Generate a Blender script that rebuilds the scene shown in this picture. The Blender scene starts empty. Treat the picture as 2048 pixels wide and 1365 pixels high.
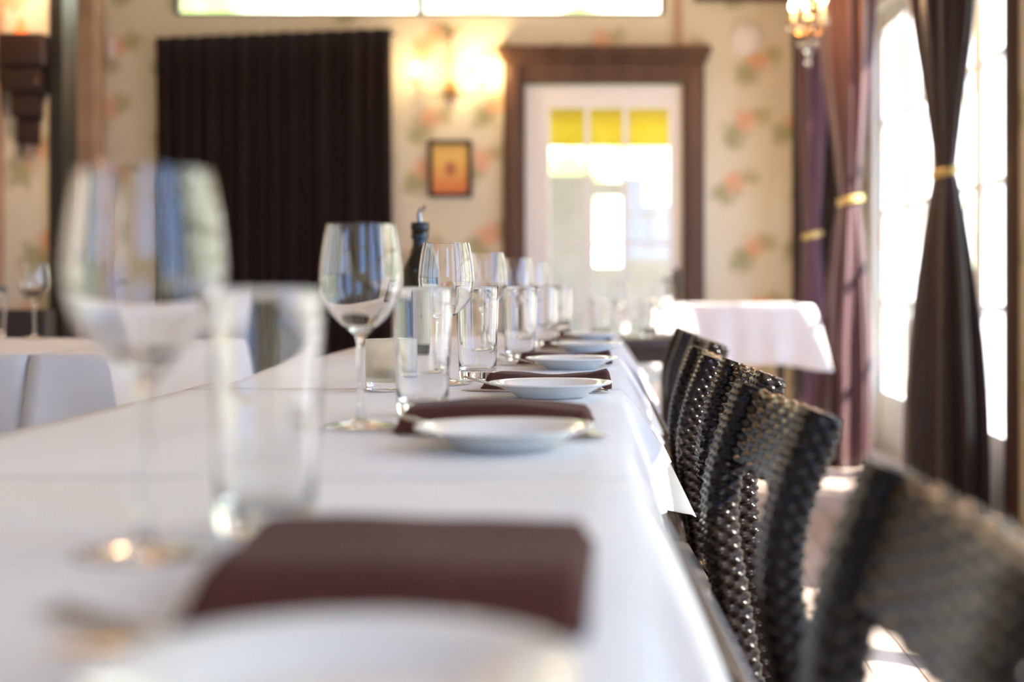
import bpy, bmesh, math, random
import numpy as np
from mathutils import Vector, Matrix
random.seed(4)
PI = math.pi
sc = bpy.context.scene
COL = sc.collection

# ------------------------------------------------------------------ camera
cd = bpy.data.cameras.new('camera'); cam = bpy.data.objects.new('camera', cd); COL.objects.link(cam)
cam.location = (0, 0, 0.90); cam.rotation_euler = (PI/2, 0, 0)
cd.lens = 50; cd.sensor_width = 36
cd.shift_x = -201/2048; cd.shift_y = -112.5/2048
cd.clip_start = 0.05
cd.dof.use_dof = True; cd.dof.focus_distance = 2.13; cd.dof.aperture_fstop = 2.5; cd.dof.aperture_blades = 0
sc.camera = cam
# ------------------------------------------------------------------ view
sc.view_settings.view_transform = 'Standard'; sc.view_settings.look = 'None'
sc.view_settings.gamma = 1; sc.view_settings.use_curve_mapping = False
sc.view_settings.exposure = 0.38
cy = sc.cycles
cy.max_bounces = 24; cy.transmission_bounces = 24; cy.glossy_bounces = 6; cy.diffuse_bounces = 5
cy.transparent_max_bounces = 24
cy.sample_clamp_indirect = 6; cy.sample_clamp_direct = 0
cy.blur_glossy = 0.5
# ------------------------------------------------------------------ world: hazy sky, trees all round
w = bpy.data.worlds.new('World'); sc.world = w; w.use_nodes = True
nt = w.node_tree; nt.nodes.clear()
N = nt.nodes.new; L = nt.links.new
out = N('ShaderNodeOutputWorld'); bg = N('ShaderNodeBackground'); L(bg.outputs[0], out.inputs[0])
tc = N('ShaderNodeTexCoord')
no = N('ShaderNodeTexNoise'); no.inputs['Scale'].default_value = 16; no.inputs['Detail'].default_value = 3
L(tc.outputs['Generated'], no.inputs['Vector'])
cr = N('ShaderNodeValToRGB')
cr.color_ramp.elements[0].position = .40; cr.color_ramp.elements[0].color = (.30, .42, .15, 1)
cr.color_ramp.elements[1].position = .56; cr.color_ramp.elements[1].color = (1.25, 1.3, 1.15, 1)
L(no.outputs['Fac'], cr.inputs[0])
sx = N('ShaderNodeSeparateXYZ'); L(tc.outputs['Generated'], sx.inputs[0])
# blue open sky behind (-Y) and overhead
mr = N('ShaderNodeMapRange'); mr.inputs[1].default_value = .1; mr.inputs[2].default_value = -.5
L(sx.outputs['Y'], mr.inputs[0])
mz = N('ShaderNodeMapRange'); mz.inputs[1].default_value = .35; mz.inputs[2].default_value = .7
L(sx.outputs['Z'], mz.inputs[0])
mm = N('ShaderNodeMath'); mm.operation = 'MAXIMUM'; L(mr.outputs[0], mm.inputs[0]); L(mz.outputs[0], mm.inputs[1])
mx = N('ShaderNodeMix'); mx.data_type = 'RGBA'
L(mm.outputs[0], mx.inputs['Factor']); L(cr.outputs[0], mx.inputs['A']); mx.inputs['B'].default_value = (.37, .68, 1.42, 1)
L(mx.outputs['Result'], bg.inputs['Color']); bg.inputs['Strength'].default_value = 4.6
# ------------------------------------------------------------------ sun, through the right hand windows
sd = bpy.data.lights.new('sun', 'SUN'); sd.energy = 26; sd.angle = math.radians(.8); sd.color = (1, .93, .82)
sun = bpy.data.objects.new('sun', sd); COL.objects.link(sun)
sun.rotation_euler = Vector((-1, .55, -1.12)).to_track_quat('-Z', 'Y').to_euler()

# =================================================================== helpers
def link(o, parent=None):
    COL.objects.link(o)
    if parent: o.parent = parent
    return o
def tag(o, label=None, cat=None, group=None, kind=None):
    if label: o['label'] = label
    if cat: o['category'] = cat
    if group: o['group'] = group
    if kind: o['kind'] = kind
    return o
def empty(name, loc, label=None, cat=None, group=None, rz=0):
    o = bpy.data.objects.new(name, None); o.empty_display_size = .05
    o.location = loc; o.rotation_euler = (0, 0, rz); link(o)
    return tag(o, label, cat, group)
def obj(name, bm, m, parent=None, smooth=True, auto=40):
    bmesh.ops.recalc_face_normals(bm, faces=bm.faces)
    me = bpy.data.meshes.new(name); bm.to_mesh(me); bm.free()
    if smooth:
        for p in me.polygons: p.use_smooth = True
        if auto: me.set_sharp_from_angle(angle=math.radians(auto))
    me.materials.append(m)
    return link(bpy.data.objects.new(name, me), parent)
def struct(name, bm, m, smooth=False, label=None):
    o = obj(name, bm, m, None, smooth); o['kind'] = 'structure'
    if label: o['label'] = label
    return o
def box(bm, x0, x1, y0, y1, z0, z1, bev=0):
    r = bmesh.ops.create_cube(bm, size=1)['verts']
    for v in r:
        v.co = Vector((x0+(x1-x0)*(v.co.x+.5), y0+(y1-y0)*(v.co.y+.5), z0+(z1-z0)*(v.co.z+.5)))
    if bev:
        es = list({e for v in r for e in v.link_edges})
        bmesh.ops.bevel(bm, geom=es, offset=bev, segments=2, profile=.5, affect='EDGES')
def bbox(*a, **k):
    bm = bmesh.new(); box(bm, *a, **k); return bm
def lathe(bm, prof, seg=48, c=(0, 0, 0), closed=False):
    """prof: list of (r, z). r=0 points become poles."""
    rings = []
    for r, z in prof:
        if r < 1e-6: rings.append([bm.verts.new((c[0], c[1], c[2]+z))])
        else: rings.append([bm.verts.new((c[0]+r*math.cos(2*PI*i/seg), c[1]+r*math.sin(2*PI*i/seg), c[2]+z)) for i in range(seg)])
    pairs = list(zip(rings, rings[1:]))
    if closed: pairs.append((rings[-1], rings[0]))
    for a, b in pairs:
        for i in range(seg):
            j = (i+1) % seg
            if len(a) == 1 and len(b) == 1: break
            if len(a) == 1: bm.faces.new((a[0], b[j], b[i]))
            elif len(b) == 1: bm.faces.new((a[i], a[j], b[0]))
            else: bm.faces.new((a[i], a[j], b[j], b[i]))
def spline(pts, n=6):
    """Catmull-Rom through (r,z) points"""
    out = []
    P = [pts[0]] + list(pts) + [pts[-1]]
    for i in range(1, len(P)-2):
        for k in range(n):
            t = k/n
            q = []
            for d in range(len(P[0])):
                a, b, c_, e = P[i-1][d], P[i][d], P[i+1][d], P[i+2][d]
                q.append(.5*((2*b)+(-a+c_)*t+(2*a-5*b+4*c_-e)*t*t+(-a+3*b-3*c_+e)*t**3))
            out.append(tuple(q))
    out.append(tuple(pts[-1]))
    return out
def tube(bm, pts, r, seg=10, caps=True):
    pts = [Vector(p) for p in pts]
    rr = r if isinstance(r, (list, tuple)) else [r]*len(pts)
    rings = []; up = None
    for i, p in enumerate(pts):
        t = (pts[min(i+1, len(pts)-1)] - pts[max(i-1, 0)]).normalized()
        if up is None: up = t.orthogonal().normalized()
        up = (up - t*up.dot(t)).normalized(); s = t.cross(up)
        rings.append([bm.verts.new(p + (up*math.cos(2*PI*k/seg)+s*math.sin(2*PI*k/seg))*rr[i]) for k in range(seg)])
    for a, b in zip(rings, rings[1:]):
        for k in range(seg): bm.faces.new((a[k], a[(k+1) % seg], b[(k+1) % seg], b[k]))
    if caps:
        bm.faces.new(rings[0][::-1]); bm.faces.new(rings[-1])
def ball(bm, c, r, seg=10, sc3=(1, 1, 1)):
    v = bmesh.ops.create_uvsphere(bm, u_segments=seg, v_segments=max(6, seg//2+2), radius=r)['verts']
    for q in v: q.co = Vector((q.co.x*sc3[0]+c[0], q.co.y*sc3[1]+c[1], q.co.z*sc3[2]+c[2]))
def octa(bm, c, r, h):
    v = [bm.verts.new((c[0]+r*math.cos(k*PI/3), c[1]+r*math.sin(k*PI/3), c[2])) for k in range(6)]
    a = bm.verts.new((c[0], c[1], c[2]+h*.4)); b = bm.verts.new((c[0], c[1], c[2]-h*.6))
    for k in range(6):
        bm.faces.new((v[k], v[(k+1) % 6], a)); bm.faces.new((v[(k+1) % 6], v[k], b))
def copy_tree(o, parent=None):
    c = o.copy(); link(c, parent)
    for ch in list(o.children): copy_tree(ch, c)
    return c

# =================================================================== materials
def mat(name, col, rough=.5, metal=0, spec=.5, **k):
    m = bpy.data.materials.new(name); m.use_nodes = True
    b = m.node_tree.nodes['Principled BSDF']
    b.inputs['Base Color'].default_value = (*col, 1); b.inputs['Roughness'].default_value = rough
    b.inputs['Metallic'].default_value = metal; b.inputs['Specular IOR Level'].default_value = spec
    for a, v in k.items(): b.inputs[a.replace('_', ' ')].default_value = v
    return m
def bsdf(m): return m.node_tree.nodes['Principled BSDF']
def noise_bump(m, scale, strength, dist=.002, detail=3, stretch=None, colvar=None):
    t = m.node_tree; n = t.nodes; l = t.links
    c = n.new('ShaderNodeTexCoord'); x = n.new('ShaderNodeTexNoise'); x.inputs['Scale'].default_value = scale; x.inputs['Detail'].default_value = detail
    src = c.outputs['Object']
    if stretch:
        mp = n.new('ShaderNodeMapping'); mp.inputs['Scale'].default_value = stretch; l.new(src, mp.inputs[0]); src = mp.outputs[0]
    l.new(src, x.inputs['Vector'])
    b = n.new('ShaderNodeBump'); b.inputs['Strength'].default_value = strength; b.inputs['Distance'].default_value = dist
    l.new(x.outputs['Fac'], b.inputs['Height']); l.new(b.outputs[0], bsdf(m).inputs['Normal'])
    if colvar:
        r = n.new('ShaderNodeValToRGB'); r.color_ramp.elements[0].color = (*colvar[0], 1); r.color_ramp.elements[1].color = (*colvar[1], 1)
        r.color_ramp.elements[0].position = .35; r.color_ramp.elements[1].position = .65
        l.new(x.outputs['Fac'], r.inputs[0]); l.new(r.outputs[0], bsdf(m).inputs['Base Color'])
    return m
def glassmat(name, col=(1, 1, 1), rough=0, ior=1.47):
    return mat(name, col, rough, 0, .5, Transmission_Weight=1, IOR=ior)
def emis(name, col, s):
    m = mat(name, col, .5); b = bsdf(m); b.inputs['Emission Color'].default_value = (*col, 1); b.inputs['Emission Strength'].default_value = s
    return m
M = {}
M['glass'] = glassmat('clear_glass', (.985, .99, .985))
M['frost'] = glassmat('frosted_glass', (.93, .92, .88), .42)
noise_bump(M['frost'], 650, .9, .0012)
M['crystal'] = glassmat('crystal', (1, .98, .96), 0, 1.55)
M['green_glass'] = glassmat('dark_green_glass', (.045, .05, .012), .02)
M['oil'] = mat('dark_bottle', (.006, .006, .003), .06, 0, .6)
M['cloth'] = noise_bump(mat('white_linen', (.745, .735, .725), .75, 0, .25, Sheen_Weight=.15), 900, .25, .0006)
M['napkin'] = noise_bump(mat('brown_napkin', (.075, .024, .018), .85, 0, .12, Sheen_Weight=.06, Sheen_Roughness=.4), 1100, .35, .0006)
M['china'] = mat('glazed_china', (.80, .80, .76), .12, 0, .5, Coat_Weight=.4)
M['steel'] = mat('cutlery_steel', (.36, .33, .31), .2, 1)
M['wicker'] = noise_bump(mat('dark_wicker', (.014, .009, .007), .2, 0, .16), 90, .0, .0006, 2, (1, 1, 1), ((.004, .003, .0028), (.011, .007, .0055)))
M['cushion'] = noise_bump(mat('dark_seat', (.02, .014, .012), .5), 200, .3)
M['darkwood'] = noise_bump(mat('dark_brown_paint', (.085, .045, .028), .42, 0, .4), 12, .2, .002, 4, (1, 1, .1), ((.07, .035, .02), (.11, .06, .036)))
M['black_velvet'] = noise_bump(mat('black_velvet', (.012, .006, .006), .95, 0, .1, Sheen_Weight=.2), 200, .2)
M['white_paint'] = mat('white_paint', (.78, .79, .75), .4)
M['ceil'] = mat('ceiling_paint', (.55, .45, .35), .8)
M['gold'] = mat('gold_tie', (.62, .46, .16), .45, .2)
M['brass'] = mat('old_brass', (.35, .22, .10), .35, 1)
M['black'] = mat('black_frame', (.015, .013, .011), .35)
M['rubber'] = mat('black_stopper', (.012, .014, .012), .35)
M['candle'] = mat('cream_candle_sleeve', (.75, .62, .40), .5)
M['bulb'] = emis('lit_bulb', (1, .72, .38), 60)
M['white'] = mat('white_plastic', (.75, .73, .70), .4)
M['bronze'] = noise_bump(mat('dark_bronze', (.035, .016, .012), .4, .3), 40, .3)
M['beige'] = noise_bump(mat('beige_stucco', (.60, .53, .42), .9), 3, .3, .01, 4, None, ((.42, .37, .28), (.52, .46, .36)))
M['stone'] = noise_bump(mat('pale_paving', (.40, .37, .32), .8), 4, .2, .01)
M['tabletop'] = noise_bump(mat('table_wood', (.10, .05, .03), .35), 8, .2, .002, 4, (8, 1, 1), ((.03, .015, .010), (.06, .03, .02)))

# drapes: brown satin, lets a little light through (mauve)
def drape(name, c1, c2, tr):
    m = mat(name, c1, .48, 0, .4, Sheen_Weight=.25, Sheen_Roughness=.4)
    t = m.node_tree; n = t.nodes; l = t.links
    tr_ = n.new('ShaderNodeBsdfTranslucent'); tr_.inputs[0].default_value = (*c2, 1)
    mixs = n.new('ShaderNodeMixShader'); mixs.inputs[0].default_value = tr
    l.new(bsdf(m).outputs[0], mixs.inputs[1]); l.new(tr_.outputs[0], mixs.inputs[2]); l.new(mixs.outputs[0], n['Material Output'].inputs[0])
    return m
M['drape'] = drape('brown_mauve_satin', (.075, .038, .038), (.55, .22, .42), .10)
M['drape3'] = drape('mauve_satin', (.10, .045, .06), (.55, .22, .42), .16)
M['drape2'] = drape('dark_brown_satin', (.045, .028, .028), (.30, .16, .22), .05)
M['awning'] = drape('yellow_canvas', (.75, .62, .03), (.85, .70, .05), .45)
# window pane: clear with a soft reflection
pm = bpy.data.materials.new('window_glass'); pm.use_nodes = True
n = pm.node_tree.nodes; n.clear(); l = pm.node_tree.links
po = n.new('ShaderNodeOutputMaterial'); pt = n.new('ShaderNodeBsdfTransparent'); pg = n.new('ShaderNodeBsdfGlossy'); pg.inputs['Roughness'].default_value = .02
ms = n.new('ShaderNodeMixShader'); ms.inputs[0].default_value = .05
l.new(pt.outputs[0], ms.inputs[1]); l.new(pg.outputs[0], ms.inputs[2]); l.new(ms.outputs[0], po.inputs[0])
M['pane'] = pm

# floral wallpaper
def wallpaper(name, base1, base2, ax):
    m = mat(name, base1, .75, 0, .25)
    t = m.node_tree; n = t.nodes; l = t.links
    c = n.new('ShaderNodeTexCoord'); sp = n.new('ShaderNodeSeparateXYZ'); l.new(c.outputs['Object'], sp.inputs[0])
    cb = n.new('ShaderNodeCombineXYZ'); l.new(sp.outputs[ax], cb.inputs[0]); l.new(sp.outputs['Z'], cb.inputs[1])
    nz = n.new('ShaderNodeTexNoise'); nz.inputs['Scale'].default_value = 16; nz.inputs['Detail'].default_value = 3; l.new(cb.outputs[0], nz.inputs['Vector'])
    # ragged outline: coordinates disturbed by noise
    sc_ = n.new('ShaderNodeVectorMath'); sc_.operation = 'MULTIPLY_ADD'; l.new(nz.outputs['Color'], sc_.inputs[0]); sc_.inputs[1].default_value = (.14, .14, 0); l.new(cb.outputs[0], sc_.inputs[2])
    def motif(off, lo, hi, scale=2.6):
        ad = n.new('ShaderNodeVectorMath'); ad.inputs[1].default_value = off; l.new(sc_.outputs[0], ad.inputs[0])
        v = n.new('ShaderNodeTexVoronoi'); v.voronoi_dimensions = '2D'; v.inputs['Scale'].default_value = scale; v.inputs['Randomness'].default_value = .55
        l.new(ad.outputs[0], v.inputs['Vector'])
        r = n.new('ShaderNodeMapRange'); r.inputs[1].default_value = hi; r.inputs[2].default_value = lo; l.new(v.outputs['Distance'], r.inputs[0])
        return r.outputs[0], v
    def mixc(f, a, b, k=1):
        x = n.new('ShaderNodeMix'); x.data_type = 'RGBA'
        mu = n.new('ShaderNodeMath'); mu.operation = 'MULTIPLY'; mu.inputs[1].default_value = k; l.new(f, mu.inputs[0]); l.new(mu.outputs[0], x.inputs['Factor'])
        if isinstance(a, tuple): x.inputs['A'].default_value = (*a, 1)
        else: l.new(a, x.inputs['A'])
        if isinstance(b, tuple): x.inputs['B'].default_value = (*b, 1)
        else: l.new(b, x.inputs['B'])
        return x.outputs['Result']
    n2 = n.new('ShaderNodeTexNoise'); n2.inputs['Scale'].default_value = 2.2; l.new(cb.outputs[0], n2.inputs['Vector'])
    col = mixc(n2.outputs['Fac'], base1, base2)
    f1, v1 = motif((.07, .09, 0), .10, .26); col = mixc(f1, col, (.26, .27, .10), .7)
    f3, v3 = motif((-.09, -.03, 0), .06, .20); col = mixc(f3, col, (.34, .32, .12), .65)
    f2, v2 = motif((0, 0, 0), .06, .24)
    hue = n.new('ShaderNodeMix'); hue.data_type = 'RGBA'; hue.inputs['A'].default_value = (.62, .30, .08, 1); hue.inputs['B'].default_value = (.80, .33, .22, 1)
    l.new(n2.outputs['Fac'], hue.inputs['Factor'])
    col = mixc(f2, col, hue.outputs['Result'], .7)
    l.new(col, bsdf(m).inputs['Base Color'])
    return m
M['paper'] = wallpaper('floral_wallpaper', (.66, .62, .43), (.74, .72, .60), 'X')
M['paper_side'] = wallpaper('floral_wallpaper_side', (.66, .62, .43), (.74, .72, .60), 'Y')
M['tan'] = noise_bump(mat('tan_plaster', (.45, .30, .19), .8), 9, .2, .004, 3, None, ((.42, .27, .17), (.50, .35, .23)))
# floor boards
fm = mat('floor_boards', (.4, .25, .15), .28, 0, .5)
t = fm.node_tree; n = t.nodes; l = t.links
c = n.new('ShaderNodeTexCoord'); br = n.new('ShaderNodeTexBrick'); br.offset = .5
mp = n.new('ShaderNodeMapping'); mp.inputs['Rotation'].default_value = (0, 0, PI/2); l.new(c.outputs['Object'], mp.inputs[0]); l.new(mp.outputs[0], br.inputs['Vector'])
br.inputs['Scale'].default_value = 1; br.inputs['Brick Width'].default_value = 1.5; br.inputs['Row Height'].default_value = .12; br.inputs['Mortar Size'].default_value = .003
br.inputs['Color1'].default_value = (.42, .33, .27, 1); br.inputs['Color2'].default_value = (.52, .43, .36, 1); br.inputs['Mortar'].default_value = (.10, .05, .03, 1)
l.new(br.outputs['Color'], bsdf(fm).inputs['Base Color'])
M['floor'] = fm

# =================================================================== the room
BY = 8.70; RX = 1.50; LX = -4.0; FY = -1.05; CZ = 3.0
bm = bmesh.new(); box(bm, LX-.1, RX+.12, FY-.1, BY+.12, -.08, 0); struct('floor', bm, M['floor'])
bm = bmesh.new(); box(bm, LX-.1, RX+.12, FY-.1, BY+.12, CZ, CZ+.1); struct('ceiling', bm, M['ceil'])
DX0, DX1, DZ = -.535, .43, 2.13         # door opening
TX0, TX1, TZ = -2.69, .32, 2.55         # transom opening
bm = bmesh.new()
for a in [(LX-.1, DX0, 0, DZ), (DX1, RX+.12, 0, DZ), (LX-.1, RX+.12, DZ, TZ), (LX-.1, TX0, TZ, CZ), (TX1, RX+.12, TZ, CZ), (TX0, TX1, 2.94, CZ)]:
    box(bm, a[0], a[1], BY, BY+.12, a[2], a[3])
struct('wall_back', bm, M['paper'])
bm = bmesh.new()
for a in [(.45, 5.38, 2.42, CZ), (FY-.1, .45, 2.42, CZ), (3.75, 5.38, 0, 2.42), (.25, .6, 0, 2.42), (FY-.1, -.9, 0, 2.42),
          (5.38, 8.02, 2.42, CZ), (6.40, 6.56, 0, 2.42), (8.02, BY, 0, CZ)]:
    box(bm, RX, RX+.12, max(a[0], FY-.1), a[1], a[2], a[3])
struct('wall_right', bm, M['paper_side'])
bm = bmesh.new(); box(bm, LX-.1, LX, FY, BY, 0, CZ); struct('wall_left', bm, M['paper_side'])
bm = bmesh.new()
for a in [(LX, -2.6, 0, CZ), (-1.9, .15, 0, CZ), (-2.6, -1.9, 0, 1.2), (-2.6, -1.9, 2.5, CZ), (.8, RX, 0, CZ), (.15, .8, 0, 1.2), (.15, .8, 2.5, CZ)]:
    box(bm, a[0], a[1], FY-.1, FY, a[2], a[3])
struct('wall_front', bm, M['paper'])
bm = bmesh.new(); box(bm, LX, -2.56, 6.50, 6.62, 0, CZ); struct('wall_partition', bm, M['paper'])
bm = bmesh.new(); box(bm, -2.56, -2.50, 6.46, 6.64, 0, CZ); struct('trim_1', bm, M['black'])
bm = bmesh.new(); box(bm, -3.32, -3.10, 8.50, BY-.001, 0, CZ-.01); struct('trim_2', bm, M['tan'])
bm = bmesh.new(); box(bm, -2.95, -2.78, 6.44, 6.499, 0, CZ); struct('trim_3', bm, M['tan'])
# dark beam under the ceiling on the right, and the conduit that meets the door head
bm = bmesh.new(); box(bm, .50, RX-.001, BY-.09, BY-.001, 2.63, CZ-.001, bev=.01); struct('trim_4', bm, M['darkwood'])
bm = bmesh.new(); box(bm, .385, .425, BY-.04, BY-.001, 2.36, CZ-.001); struct('trim_5', bm, M['tan'])
# dark casing at the near end of the glazed doors
bm = bmesh.new(); box(bm, 1.482, RX-.001, 5.24, 5.372, 0, 2.62, bev=.004); box(bm, 1.47, RX-.001, 5.27, 5.34, 0, 2.62, bev=.004); struct('trim_6', bm, M['darkwood'])
bm = bmesh.new(); box(bm, LX, -2.57, 6.47, 6.499, 0, .5); struct('baseboard_left', bm, M['darkwood'])
bm = bmesh.new(); box(bm, .56, RX-.001, BY-.025, BY-.001, 0, .14); box(bm, -3.08, -.66, BY-.025, BY-.001, 0, .14); struct('baseboard_back', bm, M['darkwood'])

# transom window
bm = bmesh.new()
for a in [(TX0, TX1, TZ, TZ+.02), (TX0, TX1, 2.92, 2.94), (TX0, TX0+.03, TZ, 2.94), (TX1-.03, TX1, TZ, 2.94), (-1.2, -1.16, TZ, 2.94)]:
    box(bm, a[0], a[1], BY+.02, BY+.07, a[2], a[3])
wf = struct('window_1', bm, M['darkwood']); obj('pane', bbox(TX0, TX1, BY+.04, BY+.046, TZ, 2.94), M['pane'], wf, False)

# door casing: the dark surround, then the white glazed leaf
bm = bmesh.new()
box(bm, DX0-.13, DX0, BY-.05, BY+.05, 0, DZ, bev=.006); box(bm, DX1, DX1+.13, BY-.05, BY+.05, 0, DZ, bev=.006)
box(bm, DX0-.13, DX1+.13, BY-.05, BY+.05, DZ, DZ+.13, bev=.006)
box(bm, DX0-.10, DX0-.03, BY-.07, BY-.04, 0, DZ+.10, bev=.008); box(bm, DX1+.03, DX1+.10, BY-.07, BY-.04, 0, DZ+.10, bev=.008)
box(bm, DX0-.15, DX1+.15, BY-.085, BY, DZ+.13, DZ+.17, bev=.008); box(bm, DX0-.17, DX1+.17, BY-.11, BY, DZ+.17, DZ+.22, bev=.012)
struct('trim_7', bm, M['darkwood'], label='dark brown moulded door casing around the white glazed door')
GX0, GX1, GZ = -.385, .345, 1.985
bm = bmesh.new()
box(bm, DX0, GX0, BY+.0, BY+.045, .01, DZ-.01, bev=.004); box(bm, GX1, DX1, BY, BY+.045, .01, DZ-.01, bev=.004)
box(bm, GX0, GX1, BY, BY+.045, GZ, DZ-.01, bev=.004); box(bm, GX0, GX1, BY, BY+.045, .01, .30, bev=.004)
for x in (-.155, .08): box(bm, x-.017, x+.017, BY+.006, BY+.04, .30, GZ)
for z in (.72, 1.15): box(bm, GX0, GX1, BY+.010, BY+.036, z-.012, z+.012)
dr = struct('door_1', bm, M['white_paint'], label='white glazed door in dark brown casing on the back wall')
obj('pane', bbox(GX0, GX1, BY+.02, BY+.024, .30, GZ), M['pane'], dr, False)
bm = bmesh.new(); box(bm, .375, .41, BY-.02, BY-.001, .80, 1.00, bev=.004); tube(bm, [(.392, BY-.02, .93), (.392, BY-.055, .93), (.34, BY-.06, .93), (.30, BY-.06, .93)], .009)
obj('door_handle', bm, M['black'], dr)

# glazed doors / windows of the right wall
def glazed(name, y0, y1, z0, z1, leaves, cols, rows, sill=.30):
    bm = bmesh.new(); x0, x1 = RX+.015, RX+.065
    lw = (y1-y0)/leaves
    ps = []
    for k in range(leaves):
        a, b = y0+k*lw, y0+(k+1)*lw
        box(bm, x0, x1, a, a+.06, z0, z1); box(bm, x0, x1, b-.06, b, z0, z1)
        box(bm, x0, x1, a+.06, b-.06, z1-.10, z1); box(bm, x0, x1, a+.06, b-.06, z0, z0+sill)
        for c_ in range(1, cols):
            y = a+.06+(lw-.12)*c_/cols; box(bm, x0+.01, x1-.01, y-.011, y+.011, z0+sill, z1-.10)
        for r_ in range(1, rows):
            z = z0+sill+(z1-.10-z0-sill)*r_/rows; box(bm, x0+.01, x1-.01, a+.06, b-.06, z-.011, z+.011)
        ps.append((a+.06, b-.06))
    o = struct(name, bm, M['white_paint'])
    for a, b in ps: obj('pane', bbox(RX+.038, RX+.042, a, b, z0+sill, z1-.10), M['pane'], o, False)
    return o
glazed('door_2', 5.38, 6.40, .005, 2.42, 2, 2, 4)
glazed('door_3', 6.56, 8.02, .005, 2.42, 2, 2, 4)
glazed('door_4', .60, 3.75, .005, 2.42, 4, 2, 4)
glazed('door_5', -.9, .25, .005, 2.42, 2, 2, 4)
# white casings inside
bm = bmesh.new()
box(bm, RX-.03, RX-.001, 8.02, 8.14, 0, 2.46, bev=.006); box(bm, RX-.03, RX-.001, 6.40, 6.56, 0, 2.42, bev=.006); box(bm, RX-.03, RX-.001, 5.38, 8.14, 2.42, 2.54, bev=.006)
struct('trim_8', bm, M['white_paint'])
# rear window behind the camera
bm = bmesh.new()
for x in (.15, .455, .76): box(bm, x, x+.04, FY-.08, FY-.03, 1.2, 2.5)
for z in (1.2, 1.8, 2.46): box(bm, .15, .8, FY-.075, FY-.035, z, z+.04)
w2 = struct('window_2', bm, M['white_paint']); obj('pane', bbox(.15, .8, FY-.06, FY-.055, 1.2, 2.5), M['pane'], w2, False)

bm = bmesh.new()
for x in (-2.6, -2.27, -1.94): box(bm, x, x+.04, FY-.08, FY-.03, 1.2, 2.5)
for z in (1.2, 1.8, 2.46): box(bm, -2.6, -1.9, FY-.075, FY-.035, z, z+.04)
w3 = struct('window_3', bm, M['white_paint']); obj('pane', bbox(-2.6, -1.9, FY-.06, FY-.055, 1.2, 2.5), M['pane'], w3, False)
# light portals at the openings (guide the sky light, give off none themselves)
def portal(loc, rot, sx_, sy_):
    d = bpy.data.lights.new('window_portal', 'AREA'); d.shape = 'RECTANGLE'; d.size = sx_; d.size_y = sy_; d.cycles.is_portal = True
    o = bpy.data.objects.new('window_portal', d); COL.objects.link(o); o.location = loc; o.rotation_euler = rot
portal((.475, FY-.11, 1.85), (PI/2, 0, 0), .65, 1.3)
portal((-2.25, FY-.11, 1.85), (PI/2, 0, 0), .7, 1.3)
portal((RX+.13, 2.17, 1.2), (PI/2, 0, PI/2), 3.15, 2.4)
portal((RX+.13, -.325, 1.2), (PI/2, 0, PI/2), 1.15, 2.4)
portal((RX+.13, 6.7, 1.2), (PI/2, 0, PI/2), 2.64, 2.4)
portal((-.05, BY+.13, 1.07), (-PI/2, 0, 0), .965, 2.1)
portal((-1.18, BY+.13, 2.75), (-PI/2, 0, 0), 3.0, .38)

# outside: paving, garden wall with a slot, yellow awning
bm = bmesh.new(); box(bm, -6, 14, BY+.12, 16, -.10, -.02); box(bm, RX+.12, 14, -6, BY+.12, -.10, -.02); struct('ground', bm, M['stone'])
bm = bmesh.new()
box(bm, -4, -.16, 12.4, 12.6, -.02, 1.86); box(bm, -.16, .075, 12.4, 12.6, -.02, 1.06); box(bm, -.16, .075, 12.4, 12.6, 1.68, 1.80); box(bm, .075, .28, 12.4, 12.6, -.02, 1.84); box(bm, .28, 3, 12.4, 12.6, -.02, 1.60)
struct('wall_garden', bm, M['beige'])
bm = bmesh.new(); box(bm, -4, 3, BY+.12, 12.35, 2.50, 2.56); struct('ceiling_sky_blocker', bm, M['ceil'])  # unseen roof, added to cut the sky light on the garden wall
aw = empty('awning', (0, 10.6, 0), 'bright yellow canvas awning seen through the glazed door', 'awning')
bm = bmesh.new()
nx = 40
for i in range(nx):
    xa, xb = -1.1+2.4*i/nx, -1.1+2.4*(i+1)/nx
    za, zb = .012*math.sin(i*1.1), .012*math.sin((i+1)*1.1)
    v = [bm.verts.new(p) for p in [(xa, 0+za, 1.93), (xb, zb, 1.93), (xb, zb, 2.24), (xa, za, 2.24)]]
    bm.faces.new(v)
bmesh.ops.remove_doubles(bm, verts=bm.verts, dist=.0005)
vo = obj('valance', bm, M['awning'], aw); md = vo.modifiers.new('s', 'SOLIDIFY'); md.thickness = .004
bm = bmesh.new()
v = [bm.verts.new(p) for p in [(-1.1, 0, 2.24), (1.3, 0, 2.24), (1.3, 1.2, 2.46), (-1.1, 1.2, 2.46)]]; bm.faces.new(v)
vo = obj('canopy', bm, M['awning'], aw); md = vo.modifiers.new('s', 'SOLIDIFY'); md.thickness = .004
for x in (-1.08, 1.28):
    bm = bmesh.new(); tube(bm, [(x, .03, -.02), (x, .03, 2.24)], .02); obj('post', bm, M['white_paint'], aw)

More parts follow.
